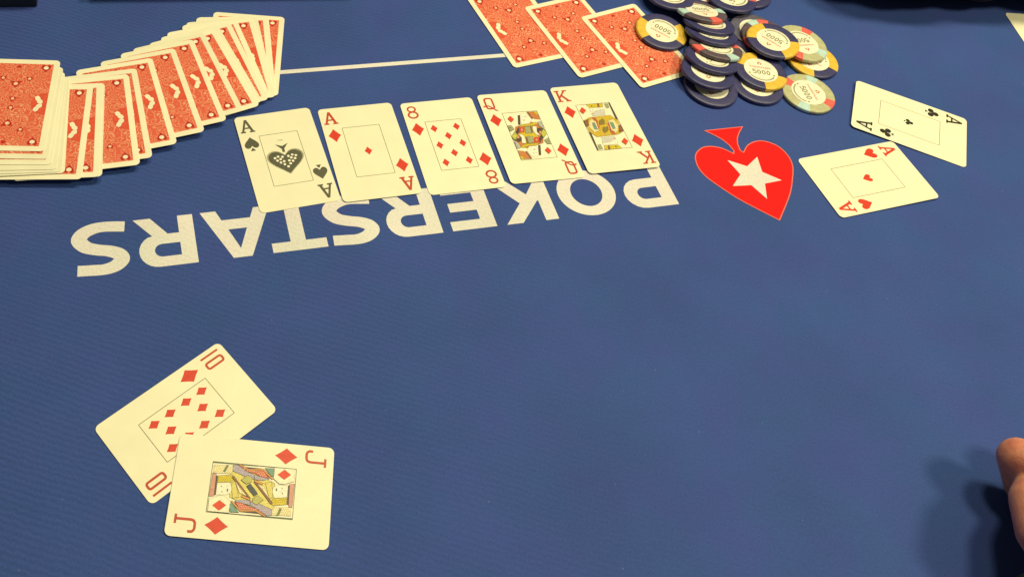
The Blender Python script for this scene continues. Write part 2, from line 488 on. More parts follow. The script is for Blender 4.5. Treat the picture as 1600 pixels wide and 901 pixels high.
def rank_pieces(r, z):
    """index letters and figures, 12 mm high, centred on x = 0."""
    if r == 'A':
        return strokes([([(-3.5, 1.0), (0, 12.2)], 1.55), ([(3.5, 1.0), (0, 12.2)], 1.9), ([(-2.5, 4.3), (2.5, 4.3)], 1.3),
                        ([(-5.2, 0.65), (-1.5, 0.65)], 1.3), ([(1.4, 0.65), (5.3, 0.65)], 1.3)], z)
    if r == '8':
        return strokes([(ell(0, 9.1, 2.9, 2.5, 24), 1.35, True), (ell(0, 3.35, 3.5, 3.0, 24), 1.45, True)], z)
    if r == 'Q':
        return strokes([(rrect(-3.0, 0.9, 3.0, 11.6, 1.9), 1.45, True),
                        (catmull([(-5.4, 3.0), (-3.6, 4.0), (-1.0, 3.7), (1.2, 1.6), (3.2, -0.7), (4.8, -1.4)], 4), 1.2)], z)
    if r == 'K':
        return strokes([([(-3.4, 0.6), (-3.4, 11.8)], 1.7), ([(-5.6, 11.5), (-1.4, 11.5)], 1.15), ([(-5.6, 0.6), (-1.2, 0.6)], 1.15),
                        ([(-3.0, 4.4), (2.8, 11.5)], 1.3), ([(1.0, 11.5), (4.8, 11.5)], 1.15),
                        ([(-1.0, 7.0), (3.3, 0.8)], 1.8), ([(1.5, 0.6), (5.4, 0.6)], 1.15)], z)
    if r == '10':
        return strokes([([(-3.9, 0.0), (-3.9, 12.3)], 1.3), (rrect(0.0, 0.7, 4.0, 11.7, 1.3), 1.4, True)], z)
    if r == 'J':
        return strokes([(catmull([(-4.2, 4.0), (-4.2, 1.8), (-3.0, 0.6), (-1.0, 0.45), (1.0, 0.8), (2.0, 2.3), (2.1, 6), (2.1, 11)], 4), 1.45),
                        ([(-0.5, 11.2), (4.5, 11.2)], 1.35)], z)


PICT = {}
PICT['J'] = [
 ('mustard',((-11.5,-7),(-5,12),(9,13),(12,7),(5,-12),(-9,-13))),
 ('green',((-14.7,-23.9),(-15.0,1.5),(-13.7,1.6),(-13.4,-23.7))),
 ('green',((-15.0,1.5),(-15.2,22.8),(-13.9,22.7),(-13.8,1.6))),
 ('pink',((-5.1,20.3),(-5.7,23.0),(7.6,22.7),(7.3,20.7))),
 ('dark',((-4.5,19.6),(-4.7,20.5),(6.5,20.7),(6.1,19.7))),
 ('white',((-3.9,13.4),(-4.5,19.5),(2.3,19.4),(3.2,12.6),(-0.1,11.0),(-2.7,11.5))),
 ('gold',((3.4,12.1),(2.4,19.4),(6.3,19.5),(7.5,12.0),(5.6,10.7))),
 ('mustard',((-4.6,6.7),(-5.5,10.2),(-0.6,11.2),(3.0,11.5),(4.2,9.9),(-1.3,8.0))),
 ('cream',((8.0,13.0),(7.7,22.1),(12.2,22.5),(12.6,12.4),(10.7,11.3))),
 ('green',((8.5,16.1),(8.9,17.1),(12.5,15.7),(12.7,14.5))),
 ('lilac',((-12.9,-12.0),(-13.2,-9.2),(-10.2,-4.2),(-8.5,0.1),(-6.1,0.3),(-6.4,-2.8),(-7.9,-6.5),(-9.7,-11.9))),
 ('lilac',((-8.5,0.1),(-7.8,4.3),(-7.0,9.0),(-5.8,5.0),(-5.9,0.9))),
 ('coral',((-13.5,-9.3),(-11.4,-3.3),(-11.9,4.9),(-7.4,8.7),(-7.6,4.8),(-9.3,0.5),(-10.1,-4.2))),
 ('dark',((-12.6,-5.5),(-12.5,4.3),(-12.0,4.9),(-11.5,-3.1))),
 ('orange',((-13.7,-9.3),(-14.1,-8.6),(-11.5,-3.1),(-12.4,5.1),(-7.5,10.9),(-6.8,10.3),(-11.6,4.9),(-10.7,-3.3))),
 ('teal',((-12.9,5.9),(-13.1,10.6),(-8.5,11.7),(-8.8,9.6))),
 ('orange',((-5.9,0.4),(-4.3,5.7),(-3.4,5.3),(-4.6,1.0))),
 ('cream',((-3.7,2.7),(-2.3,6.7),(5.6,10.8),(6.7,10.4))),
 ('brown',((-4.6,0.4),(-4.7,1.5),(6.0,11.8),(7.0,11.2))),
 ('olive',((-4.9,-6.7),(-7.9,-3.4),(-6.8,-0.8),(-4.4,-1.0),(-2.9,-3.4))),
 ('slate',((-1.9,-3.3),(-3.3,-1.4),(-0.8,0.9),(-0.7,-0.2))),
 ('slate',((-1.9,-3.3),(-0.7,-0.2),(2.0,0.2),(1.0,-0.9))),
 ('box',((-13.7,11.2),(-13.8,22.6),(-6.9,22.7),(-4.8,17.4),(-4.8,14.4),(-7.4,11.1))),
 ('ink',((-2.6,15.9),(-2.9,16.7),(-2.2,16.9),(-1.9,16.0))),
 ('ink',((0.1,16.4),(-0.2,17.2),(0.6,17.4),(0.9,16.5))),
 ('brown',((-2.3,13.0),(-2.6,13.5),(-0.3,13.8),(-0.5,13.1))),
 ('red',((-9.8,13.1),(-13.0,16.7),(-10.4,20.6),(-7.3,17.0))),
]
PICT['Q'] = [
 ('amber',((-11.5,-3),(-8,9),(6,12.5),(12,10),(12.5,3),(8,-9),(-6,-12.5),(-12,-10))),
 ('gold',((-8,-2),(-5,7),(5,9),(8,2),(5,-7),(-5,-9))),
 ('dark',((-2.5,20.2),(-0.7,20.2),(-3.4,10.5),(-5.3,10.6))),
 ('white',((-0.4,21.0),(5.1,20.8),(6.8,14.2),(3.6,10.9),(-2.0,11.0),(-2.2,14.4))),
 ('amber',((5.5,22.8),(13.8,22.5),(13.6,14.2),(9.5,15.1),(7.4,18.1))),
 ('gold',((10.9,22.8),(13.8,22.5),(14.0,19.0),(11.7,19.7))),
 ('brown',((5.6,22.4),(6.8,22.4),(8.3,15.5),(7.2,15.6))),
 ('gold',((-4.9,8.7),(-2.4,10.6),(3.5,10.5),(9.7,12.1),(9.9,9.8),(5.7,8.6))),
 ('dark',((-9.8,3.4),(-6.0,8.4),(-4.8,7.9),(-7.1,3.0),(-10.0,1.0))),
 ('red',((-5.7,7.6),(-1.4,7.6),(-3.0,2.6),(-6.4,3.1))),
 ('pink',((-4.7,6.7),(-2.8,6.7),(-3.6,3.8),(-5.2,4.0))),
 ('sage',((-1.1,7.9),(3.7,8.3),(3.3,1.5),(-2.3,1.6))),
 ('brown',((3.3,8.0),(4.5,8.2),(3.6,2.5),(2.5,2.3))),
 ('white',((5.5,8.1),(8.4,7.2),(6.7,1.9),(8.4,-1.8),(5.1,-0.3),(4.3,4.1))),
 ('dark',((7.9,5.3),(10.2,6.2),(12.6,4.0),(11.1,2.5),(8.7,2.8),(7.9,1.3),(7.1,2.2))),
 ('pink',((8.8,3.0),(10.8,2.6),(9.9,-0.9),(8.2,0.1))),
 ('lime',((11.7,4.1),(14.1,0.2),(10.0,-4.4),(9.2,-1.2))),
 ('dark',((13.0,5.1),(14.6,0.6),(13.7,-0.3),(11.9,3.9))),
 ('grey',((10.9,12.0),(14.6,12.5),(14.9,6.1),(12.7,5.1),(10.5,8.0))),
 ('ink',((12.5,11.1),(13.5,11.2),(13.5,9.4),(12.6,9.4))),
 ('ink',((13.1,8.3),(14.2,8.6),(14.0,6.6),(12.9,6.5))),
 ('sage',((-14.3,10.6),(-10.9,10.4),(-9.7,6.5),(-13.5,4.6))),
 ('ink',((-13.3,8.9),(-12.0,9.1),(-11.9,7.5),(-13.2,7.3))),
 ('lime',((-14.5,-0.4),(-10.1,3.4),(-9.3,0.2),(-12.6,-4.1))),
 ('ink',((0.2,18.5),(1.0,18.5),(0.9,17.7),(0.1,17.7))),
 ('ink',((2.5,18.5),(3.5,18.6),(3.3,17.6),(2.4,17.6))),
 ('red',((-0.0,14.9),(1.8,15.1),(1.6,14.3),(-0.1,14.1))),
 ('red',((-11.5,17.4),(-8.8,19.8),(-6.9,16.1),(-9.8,13.5))),
]
PICT['K'] = [
 ('gold',((-5.6,23.3),(8.1,23.1),(7.0,19.1),(-4.1,19.6))),
 ('brown',((-2.1,22.3),(-1.0,22.3),(-1.2,20.0),(-2.4,19.9))),
 ('brown',((3.6,22.9),(5.0,22.9),(4.3,19.6),(3.0,19.6))),
 ('white',((-4.0,18.9),(7.6,18.6),(6.5,15.0),(-4.9,15.1))),
 ('lgrey',((0.5,16.5),(7.3,16.9),(5.9,11.0),(-4.7,10.8),(-4.8,13.1))),
 ('ink',((-3.2,17.3),(-1.6,17.2),(-1.8,16.6),(-3.3,16.6))),
 ('red',((-4.8,13.9),(-2.6,13.9),(-2.8,13.1),(-5.0,13.1))),
 ('sage',((9.3,22.3),(12.2,22.4),(11.8,18.0),(9.4,17.5))),
 ('dark',((13.0,23.1),(14.0,23.0),(13.7,4.9),(12.3,5.4))),
 ('ochre',((-14.1,6.8),(-8.0,9.6),(9.3,10.2),(13.2,4.6),(13.2,-2.0),(-1.6,-1.9),(-14.0,1.0))),
 ('brown',((-14.6,6.3),(-9.1,8.1),(-11.4,3.8),(-14.7,1.5))),
 ('redb',((-6.3,9.2),(-3.5,9.2),(-2.9,2.8),(-6.0,-2.2),(-6.6,-0.6),(-5.3,5.4))),
 ('cream',((-8.7,6.9),(-6.4,7.2),(-6.3,-2.1),(-12.5,0.1))),
 ('teal',((-7.6,5.3),(-7.2,-2.4),(-11.0,-0.9))),
 ('olived',((-1.3,5.4),(2.0,7.3),(2.7,4.9),(1.1,1.3),(-3.1,1.3))),
 ('orange',((-4.4,3.8),(-2.4,4.0),(-3.4,-0.2),(-5.2,-0.7))),
 ('redb',((4.2,2.1),(6.0,2.7),(5.4,-6.5),(3.4,-7.7))),
 ('cream',((5.5,4.6),(10.0,5.7),(11.9,-1.8),(6.9,-8.1),(4.6,-4.8))),
 ('teal',((6.1,3.4),(8.6,2.4),(8.1,-3.7),(6.0,-4.2))),
 ('brown',((11.0,-1.7),(13.7,-0.5),(13.4,-6.6),(11.3,-7.1))),
 ('red',((-13.1,17.1),(-10.0,20.6),(-7.9,17.0),(-11.4,13.7))),
]
PIPS = {'8': [(-8.8, 16.3), (8.6, 16.3), (0, 8.1), (-8.8, 0), (8.8, 0), (0, -8.4), (-8.8, -16.6), (8.8, -16.6)],
        '10': [(-8.7, 16.8), (9.1, 16.8), (0, 11.2), (-8.7, 5.8), (9.1, 5.8), (-8.7, -5.4), (9.1, -5.4), (0, -11.0), (-8.7, -16.4), (9.1, -16.4)],
        'A': [(0, -0.6)]}


def clip(poly, xm, ym):
    """Sutherland-Hodgman against the picture frame."""
    for axis, lim, sgn in ((0, xm, 1), (0, -xm, -1), (1, ym, 1), (1, -ym, -1)):
        out = []
        for i in range(len(poly)):
            p, q = poly[i - 1], poly[i]
            ip, iq = (lim - p[axis]) * sgn >= 0, (lim - q[axis]) * sgn >= 0
            if ip != iq:
                t = (lim - p[axis]) / (q[axis] - p[axis])
                out.append((p[0] + t * (q[0] - p[0]), p[1] + t * (q[1] - p[1])))
            if iq: out.append(tuple(q))
        poly = out
        if len(poly) < 3: return []
    return poly


def inside(x, y, poly, m=0.35):
    """point well inside an outline."""
    def one(px, py):
        c = False
        for i in range(len(poly)):
            (x0, y0), (x1, y1) = poly[i - 1], poly[i]
            if (y0 > py) != (y1 > py) and px < (x1 - x0) * (py - y0) / (y1 - y0) + x0: c = not c
        return c
    return all(one(x + a, y + b) for a, b in ((m, 0), (-m, 0), (0, m), (0, -m)))


PLACED = []       # (matrix of the card) for resting later cards on earlier ones


def card_matrix(x, y, deg, tilt=0.0, axis=0.0, lift=0.0):
    """rest a card on the cloth and on whatever cards lie under it."""
    rot = Matrix.Rotation(R(deg), 4, 'Z') @ Matrix.Rotation(R(axis), 4, 'Z') @ Matrix.Rotation(R(-tilt), 4, 'Y') @ Matrix.Rotation(R(-axis), 4, 'Z')
    m = Matrix.Translation((x * MM, y * MM, 0)) @ rot
    need = -1.0
    grid = [(CW * (i / 10 - 0.5), CH * (j / 14 - 0.5)) for i in range(11) for j in range(15)]
    for gx, gy in grid:
        p = m @ Vector((gx * MM, gy * MM, 0))
        need = max(need, -p.z + 0.00025)
        for inv, q in PLACED:
            l = inv @ Vector((p.x, p.y, q.translation.z))
            if abs(l.x) < CW / 2 * MM and abs(l.y) < CH / 2 * MM:
                top = q @ Vector((l.x, l.y, (CT + 0.12) * MM))
                need = max(need, top.z - p.z + 0.00004)
    m = Matrix.Translation((0, 0, need + lift * MM)) @ m
    PLACED.append((m.inverted(), m))
    return m


def face_card(rank, kind, m, label, group, ink, ink_small=None, name='playing_card'):
    ink_small = ink_small or ink
    t = tag(empty(name, m), label, 'playing card', group)
    link(bpy.data.objects.new('card_stock', STOCK_MESH), t)
    for s in (1, -1):
        rot = 0 if s == 1 else 180
        me = flat_mesh('corner_index', move_pieces(move_pieces(rank_pieces(rank, Z1), -21.0, 28.0), 0, 0, 1, rot), [ink_small])
        mesh_obj('corner_index', me, t)
        hgt = {'hearts': 5.4, 'clubs': 5.6}.get(kind, 6.4)
        me = flat_mesh('corner_suit', move_pieces(suit(kind, -21.0, 17.0, hgt, Z1), 0, 0, 1, rot), [ink])
        mesh_obj('corner_suit', me, t)
    fr = rrect(-14.1, -23.4, 14.1, 23.4, 0.2, 1)
    me = flat_mesh('frame_line', [(*stroke(fr, 0.42, True), Z1, 0)], [INK_LINE])
    mesh_obj('frame_line', me, t)
    if rank in PIPS and not (rank == 'A' and kind == 'spades'):
        size = {'A': 3.9, '8': 3.8, '10': 3.9}[rank]
        for x, y in PIPS[rank]:
            flip = 180 if (kind != 'diamonds' and y < -1) else 0
            me = flat_mesh('suit_pip', suit(kind, x, y, size, Z1, flip), [ink])
            mesh_obj('suit_pip', me, t)
    if rank in PICT:
        keys = sorted({k for k, _ in PICT[rank]} | {'ink', 'brown', 'cream'})
        pcs = []
        layer = 0
        base = 'box'
        for kcol, poly in PICT[rank]:
            if abs(area(poly)) < 4.0 and kcol in ('ink', 'red', 'brown'):        # eyes and mouths
                cx = sum(v[0] for v in poly) / len(poly); cy = sum(v[1] for v in poly) / len(poly)
                poly = [(cx + (a - cx) * 0.55, cy + (b - cy) * 0.55) for a, b in poly]
            for rot in (0, 180):
                q = clip(move(poly, 0, 0, 1, rot), 13.9, 23.2)
                if len(q) >= 3:
                    layer += 1
                    pcs.append((q, [], Z1 + 0.02 + layer * 0.004, keys.index(kcol)))
                    if kcol in ('ink', 'dark'): continue
                    # engraved outline
                    layer += 1
                    pcs.append((*stroke(q, 0.11 if kcol in ('white', 'cream', 'box', 'red', 'lgrey') else 0.20, True), Z1 + 0.02 + layer * 0.004, keys.index('ink' if kcol != 'red' else 'brown')))
                    # patterned robes
                    if kcol in ('gold', 'ochre', 'coral', 'lilac', 'sage', 'amber', 'mustard', 'cream', 'green', 'lime', 'lgrey'):
                        layer += 1
                        xs, ys = [v[0] for v in q], [v[1] for v in q]
                        gx = min(xs)
                        row = 0
                        while gx < max(xs):
                            gy = min(ys) + (0.55 if row % 2 else 0)
                            while gy < max(ys):
                                if inside(gx, gy, q):
                                    pcs.append((ell(gx, gy, 0.20, 0.34, 5), [], Z1 + 0.02 + layer * 0.004, keys.index('brown' if kcol not in ('coral', 'mustard') else 'cream')))
                                gy += 1.25
                            gx += 1.0; row += 1
        me = flat_mesh('court_picture', pcs, [COURT[k] for k in keys])
        mesh_obj('court_picture', me, t)
    if rank == 'A' and kind == 'spades':
        heart = [(x * 12.0, y * 10.8 - 3.2) for x, y in [(a / 0.86, b) for a, b in HEART]]
        body = [(heart, [], Z1 + DZ, 0), (move(heart, 0, 0.4, 1.09), [heart], Z1, 1)]
        body += [([(-4.8, 13.5), (0, 11.2), (4.6, 13.3), (1.0, 8.6), (0.9, 5.5), (-0.9, 5.5), (-1.0, 8.6)], [], Z1 + DZ, 0),
                 ([(-3.2, 17.2), (0.5, 16.4), (2.6, 16.6), (0.2, 17.0)], [], Z1, 0)]
        em = mesh_obj('ace_emblem', flat_mesh('ace_emblem', body, [INK_GREY, INK_HALO]), t)
        # pale blossoms inside the emblem
        bl = []
        half_b = [(7.6, 1.6), (5.2, 2.6), (6.4, -0.9), (3.9, 0.1), (4.4, -3.0), (1.9, -2.2), (2.2, 1.9), (2.1, -5.0)]
        for i, (bx, by) in enumerate([(x, y - 0.6) for x, y in half_b] + [(-x, y - 0.6) for x, y in half_b] + [(0, -8.0)]):
            bl.append((ell(bx, by, 1.0, 1.05, 8, i), [], Z2 + i * 0.003, 0))
        mesh_obj('pale_blossoms', flat_mesh('pale_blossoms', bl, [COURT['white']]), em)
    return t


# back of a card, shared by all the face-down ones
def ring(cx, cy, r, z, dark=0, pale=1):
    s = [(x * r, y * r) for x, y in HEART]
    return [(move(s, cx, cy), [], z, dark), (ell(cx, cy + 0.14 * r, 0.46 * r, 0.44 * r, 10), [], z + 0.02, pale)]


def leaf(cx, cy, L, w, ang, z):
    p = [(0, 0), (L * 0.3, w * 0.5), (L * 0.7, w * 0.45), (L, 0), (L * 0.7, -w * 0.45), (L * 0.3, -w * 0.5)]
    return (move(catmull(p, 3, True), cx, cy, 1, ang), [], z, 0)


BACK_PANEL = flat_mesh('back_panel', [(rrect(-24.3, -39.6, 24.3, 39.6, 0.5, 2), [], Z1, 0)], [BACK_RED])
MEDAL = flat_mesh('corner_medallion', ring(0, 0, 3.9, Z2), [BACK_DARK, STOCK])
CLUSTER = flat_mesh('leaf_cluster', [leaf(-2.6, 0.2, 5.4, 3.6, 50, Z2), leaf(0.2, 2.6, 5.2, 3.4, 78, Z2 + 0.006), leaf(-2.6, -0.2, 5.4, 3.6, -50, Z2 + 0.012),
                                     leaf(0.2, -2.6, 5.2, 3.4, -78, Z2 + 0.018), leaf(-0.4, 4.6, 3.8, 2.4, 30, Z2 + 0.024), leaf(-0.4, -4.6, 3.8, 2.4, -30, Z2 + 0.030)], [STOCK])
cp = []
for s in (0, 180):
    for x, y, r in ((-9.6, 24.3, 2.5), (9.0, 24.0, 2.5), (0, 18.6, 3.5), (0, 4.0, 2.6)):
        cp += move_pieces(ring(x, y, r, Z2), 0, 0, 1, s)
    cp += move_pieces([(move([(a * 2.0, b * 2.0) for a, b in SPADE_TOP], 0, 36.2), [], Z2, 0), (ell(-3.4, 21.3, 0.8, 0.8, 8), [], Z2, 0), (ell(3.4, 21.3, 0.8, 0.8, 8), [], Z2, 0)], 0, 0, 1, s)
CENTRE = flat_mesh('centre_ornament', cp, [BACK_DARK, BACK_PALE])
# darker red printed bars behind the leaf clusters
PATCH = flat_mesh('dark_patch', [(catmull([(-24.2, -11), (-22, -10.5), (-17, -8.5), (-13.2, 0), (-17, 8.5), (-22, 10.5), (-24.2, 11)], 3) , [], Z1 + 0.015, 0)], [BACK_MID])


def back_card(m, label, group):
    t = tag(empty('playing_card', m), label, 'playing card', group)
    link(bpy.data.objects.new('card_stock', STOCK_MESH), t)
    pn = link(bpy.data.objects.new('back_panel', BACK_PANEL), t)
    for x, y in ((-19.6, 35.2), (19.2, 35.2), (-19.6, -35.2), (19.2, -35.2)):
        o = link(bpy.data.objects.new('corner_medallion', MEDAL), pn)
        o.location = (x * MM, y * MM, 0)
        if y < 0: o.rotation_euler.z = math.pi
    for s in (0, math.pi):
        o = link(bpy.data.objects.new('side_patch', PATCH), pn); o.rotation_euler.z = s
        o = link(bpy.data.objects.new('leaf_cluster', CLUSTER), pn)
        o.location = (-18.2 * MM if s == 0 else 18.2 * MM, 0, 0); o.rotation_euler.z = s
    link(bpy.data.objects.new('centre_ornament', CENTRE), pn)
    return t


BOARD = 'five face-up cards in a row'
LIFT = [(0.5, 90), (0.4, 270), (0.6, 10), (0.5, 200), (0.8, 300)]
for (rank, kind, x, y, a, lab, ink), (tl, ax) in zip((
        ('A', 'spades', -32.7, 462.8, 21.91, 'ace of spades with grey heart-shaped emblem, leftmost of the face-up row', INK_GREY),
        ('A', 'diamonds', 24.8, 481.2, 18.76, 'ace of diamonds, second card of the face-up row', INK_RED),
        ('8', 'diamonds', 84.9, 498.6, 17.73, 'eight of diamonds, middle card of the face-up row', INK_RED),
        ('Q', 'diamonds', 143.0, 518.8, 17.44, 'queen of diamonds, next to the king in the face-up row', INK_RED),
        ('K', 'diamonds', 200.4, 538.7, 17.22, 'king of diamonds, rightmost of the face-up row', INK_RED)), LIFT):
    face_card(rank, kind, card_matrix(x, y, a, tl, ax), lab, BOARD, ink, INK_RED_DARK if ink is INK_RED else None)

face_card('A', 'hearts', card_matrix(399.7, 524.3, -67.79, 0.8, 60), 'ace of hearts lying right of the red spade print', 'pair of aces', INK_RED, INK_RED)
face_card('A', 'clubs', card_matrix(449.6, 590.9, -107.71, 1.0, 240), 'ace of clubs lying slanted above the ace of hearts', 'pair of aces', INK_BLACK)
face_card('10', 'diamonds', card_matrix(-61.4, 258.5, -42.5, 0.5, 100), 'ten of diamonds partly under the jack', 'ten and jack', INK_RED, INK_RED_DARK)
face_card('J', 'diamonds', card_matrix(-17.7, 222.8, -87.01, 0.6, 200), 'jack of diamonds lying on the ten', 'ten and jack', INK_RED, INK_RED_DARK)
CORNER_CARD = card_matrix(628.7, 730.3, 96.7)
face_card('A', 'clubs', CORNER_CARD, 'face-up card cut off by the right edge of the picture', None, INK_BLACK)

for (x, y, a), lab in zip(((137.8, 640.8, 27.4), (188.1, 640.0, 29.5), (236.5, 638.4, 30.66)),
                          ('leftmost of the three separate face-down red cards', 'middle of the three separate face-down red cards',
                           'rightmost of the three face-down red cards, with a yellow chip on it')):
    back_card(card_matrix(x, y, a, 0.35, 180), lab, 'three face-down cards')

FAN = [(-78.9, 562.6, 4.8), (-85.5, 557.4, 12.2), (-85.9, 556.6, 12.4), (-89.3, 552.3, 17.7), (-90.2, 549.7, 20.3), (-96.7, 543.3, 26.7), (-99.1, 538.6, 29.2), (-104.7, 532.5, 32.4), (-106.0, 527.6, 32.6), (-115.9, 521.9, 30.4), (-124.8, 512.2, 27.5), (-137.6, 499.6, 26.2), (-153.4, 485.9, 24.4), (-165.4, 473.0, 20.7), (-171.1, 466.1, 18.9), (-190.3, 454.8, 13.5), (-191.8, 454.0, 13.4), (-200.4, 451.6, 10.1), (-216.5, 453.2, 13.6)]
PILE = [(-214.9, 451.9, 13.6), (-216.4, 452.8, 12.7), (-219.5, 454.6, 11.5), (-222.8, 458.4, 10.2), (-225.9, 462.9, 9.5), (-229.9, 468.8, 9.2)]
ORD = ['first', 'second', 'third', 'fourth', 'fifth', 'sixth', 'seventh', 'eighth', 'ninth', 'tenth', 'eleventh', 'twelfth', 'thirteenth',
       'fourteenth', 'fifteenth', 'sixteenth', 'seventeenth', 'eighteenth', 'nineteenth']
for k, (x, y, a) in enumerate(FAN):
    back_card(card_matrix(x, y, a, 0.9), 'face-down red card, %s from the right end of the fanned deck' % ORD[k], 'fanned face-down deck')
for k, (x, y, a) in enumerate(PILE):
    lab = 'face-down red card on top of the pile at the left edge' if k == 5 else 'face-down red card, %s down in the pile at the left edge' % ORD[5 - k]
    back_card(card_matrix(x, y, a, 0.5 - 0.08 * k), lab, 'face-down pile at the left edge')

# ------------------------------------------------------------------ poker chips
CHIP_R, CHIP_T = 21.5, 3.6
NAVY = mottled('navy_chip_clay', (0.040, 0.040, 0.150), 0.42, 0.5, 0.22, 260, 0.12, 1800)
BROWN_NAVY = mottled('brownish_chip_clay', (0.105, 0.075, 0.115), 0.42, 0.5, 0.22, 260, 0.12, 1800)
GREYN = mottled('grey_navy_chip_clay', (0.10, 0.095, 0.16), 0.42, 0.5, 0.22, 260, 0.12, 1800)
OLIVE = mottled('olive_chip_clay', (0.46, 0.46, 0.30), 0.45, 0.45, 0.14, 260, 0.12, 1800)
YELLOW = mottled('yellow_chip_clay', (0.72, 0.47, 0.06), 0.45, 0.45, 0.12, 260, 0.12, 1800)
CORAL = mottled('coral_chip_clay', (0.78, 0.13, 0.12), 0.45, 0.45, 0.12, 260, 0.12, 1800)
PALE = mottled('pale_blue_chip_clay', (0.46, 0.66, 0.72), 0.45, 0.45, 0.12, 260, 0.12, 1800)
INLAY = mottled('chip_inlay', (0.80, 0.78, 0.70), 0.45, 0.45, 0.10, 240)
CHIP_GREEN = mottled('chip_green_print', (0.20, 0.21, 0.10), 0.5, 0.4, 0.2, 900)
CHIP_RED = mottled('chip_red_print', (0.55, 0.16, 0.10), 0.5, 0.4, 0.2, 900)

PROFILE = [(13.5, 3.50), (14.2, 3.58), (17.0, 3.62), (19.8, 3.55), (20.8, 3.36), (21.3, 3.0), (21.5, 2.5), (21.5, 1.1), (21.3, 0.6), (20.8, 0.22), (19.8, 0.0)]


def lathe(name, prof, a0, a1, n, mats, grow=0.0, cap=False):
    V, F = [], []
    full = abs(a1 - a0 - 360) < 1e-6
    cols = n if full else n + 1
    for k in range(cols):
        a = R(a0 + (a1 - a0) * k / n)
        for r, z in prof:
            zz = z + (grow if z > 1.8 else -grow)
            V.append(((r + grow) * math.cos(a) * MM, (r + grow) * math.sin(a) * MM, zz * MM))
    m = len(prof)
    for k in range(n):
        k2 = (k + 1) % cols
        for i in range(m - 1):
            F.append((k * m + i, k * m + i + 1, k2 * m + i + 1, k2 * m + i)[::-1])
    if cap:
        F.append([k * m for k in range(cols)])
        F.append([k * m + m - 1 for k in range(cols)][::-1])
    me = bpy.data.meshes.new(name)
    me.from_pydata(V, [], F)
    for mt in mats: me.materials.append(mt)
    me.polygons.foreach_set('use_smooth', [len(f) == 4 for f in F])
    me.update()
    return me


BODY = {k: lathe('chip_body', PROFILE, 0, 360, 56, [m], 0, True) for k, m in (('navy', NAVY), ('brown', BROWN_NAVY), ('grey', GREYN), ('olive', OLIVE))}
SPOT_W = {k: lathe('edge_spot', PROFILE, -37, 37, 16, [m], 0.05) for k, m in (('yellow', YELLOW),)}
SPOT_N = {k: lathe('edge_spot', PROFILE, -14, 14, 7, [m], 0.05) for k, m in (('coral', CORAL), ('pale', PALE))}
SPOTS = {**SPOT_W, **SPOT_N}
INLAY_MESH = flat_mesh('inlay', [(ell(0, 0, 13.7, 13.7, 40), [], 3.60, 0)], [INLAY])
DIGIT = {'5': [([(3.3, 11.2), (-2.2, 11.2), (-2.8, 6.6)], 1.9), (catmull([(-2.8, 6.6), (0.2, 7.4), (3.0, 5.8), (3.0, 2.6), (0.4, 0.8), (-3.0, 1.4)], 4), 1.9)],
         '0': [(ell(0, 6, 2.7, 5.1, 18), 1.9, True)]}
pr = []
for k, d in enumerate('5000'):
    pr += move_pieces(strokes(DIGIT[d], 3.63), -5.7 + 3.8 * k, -4.8, 0.42)
pr = [(o, h, z, 0) for o, h, z, _ in pr]
for ch, x in (('P', 0), ('O', 64.6), ('K', 92.7), ('E', 138.6), ('R', 177.6), ('S', 220.5), ('T', 257.8), ('A', 315.0), ('R', 343.7), ('S', 386.9)):
    o, h = GLYPH[ch]
    pr.append((move(o, x * 0.041 - 8.6, 2.6, 0.041), [move(q, x * 0.041 - 8.6, 2.6, 0.041) for q in h], 3.63, 1))
pr += [(move(SPADE_TOP, 0, 8.0, 2.3), [], 3.63, 1), (ell(0, 8.0, 0.8, 0.8, 10), [], 3.66, 2)]
for a in (205, 335):
    pr.append((ell(11.0 * math.cos(R(a)), 11.0 * math.sin(R(a)), 0.8, 0.8, 8), [], 3.63, 0))
for a in range(218, 325, 5):
    pr.append((move([(-0.38, -0.6), (0.38, -0.6), (0.38, 0.6), (-0.38, 0.6)], 11.6 * math.cos(R(a)), 11.6 * math.sin(R(a)), 1, a - 90), [], 3.63, 0))
PRINT_MESH = flat_mesh('inlay_print', pr, [CHIP_GREEN, CHIP_RED, INLAY])


def chip(x, y, ztop, tilt, direction, spin, body, spots, label, text=0):
    """direction: which way the raised edge points; tilt in degrees."""
    ax = Vector((-math.sin(R(direction)), math.cos(R(direction)), 0))
    m = (Matrix.Translation((x * MM, y * MM, ztop * MM)) @ Matrix.Rotation(-R(tilt), 4, ax)
         @ Matrix.Translation((0, 0, -CHIP_T * MM)))
    t = tag(empty('poker_chip', m), label, 'poker chip', 'heap of poker chips')
    b = link(bpy.data.objects.new('chip_body', BODY[body]), t)
    for k, a in spots:
        o = link(bpy.data.objects.new('edge_spot', SPOTS[k]), t)
        o.rotation_euler.z = R(a)
    i = link(bpy.data.objects.new('inlay', INLAY_MESH), t)
    p = link(bpy.data.objects.new('inlay_print', PRINT_MESH), i)
    p.rotation_euler.z = R(text)
    return t


def Y(a): return [('yellow', a), ('yellow', a + 180)]


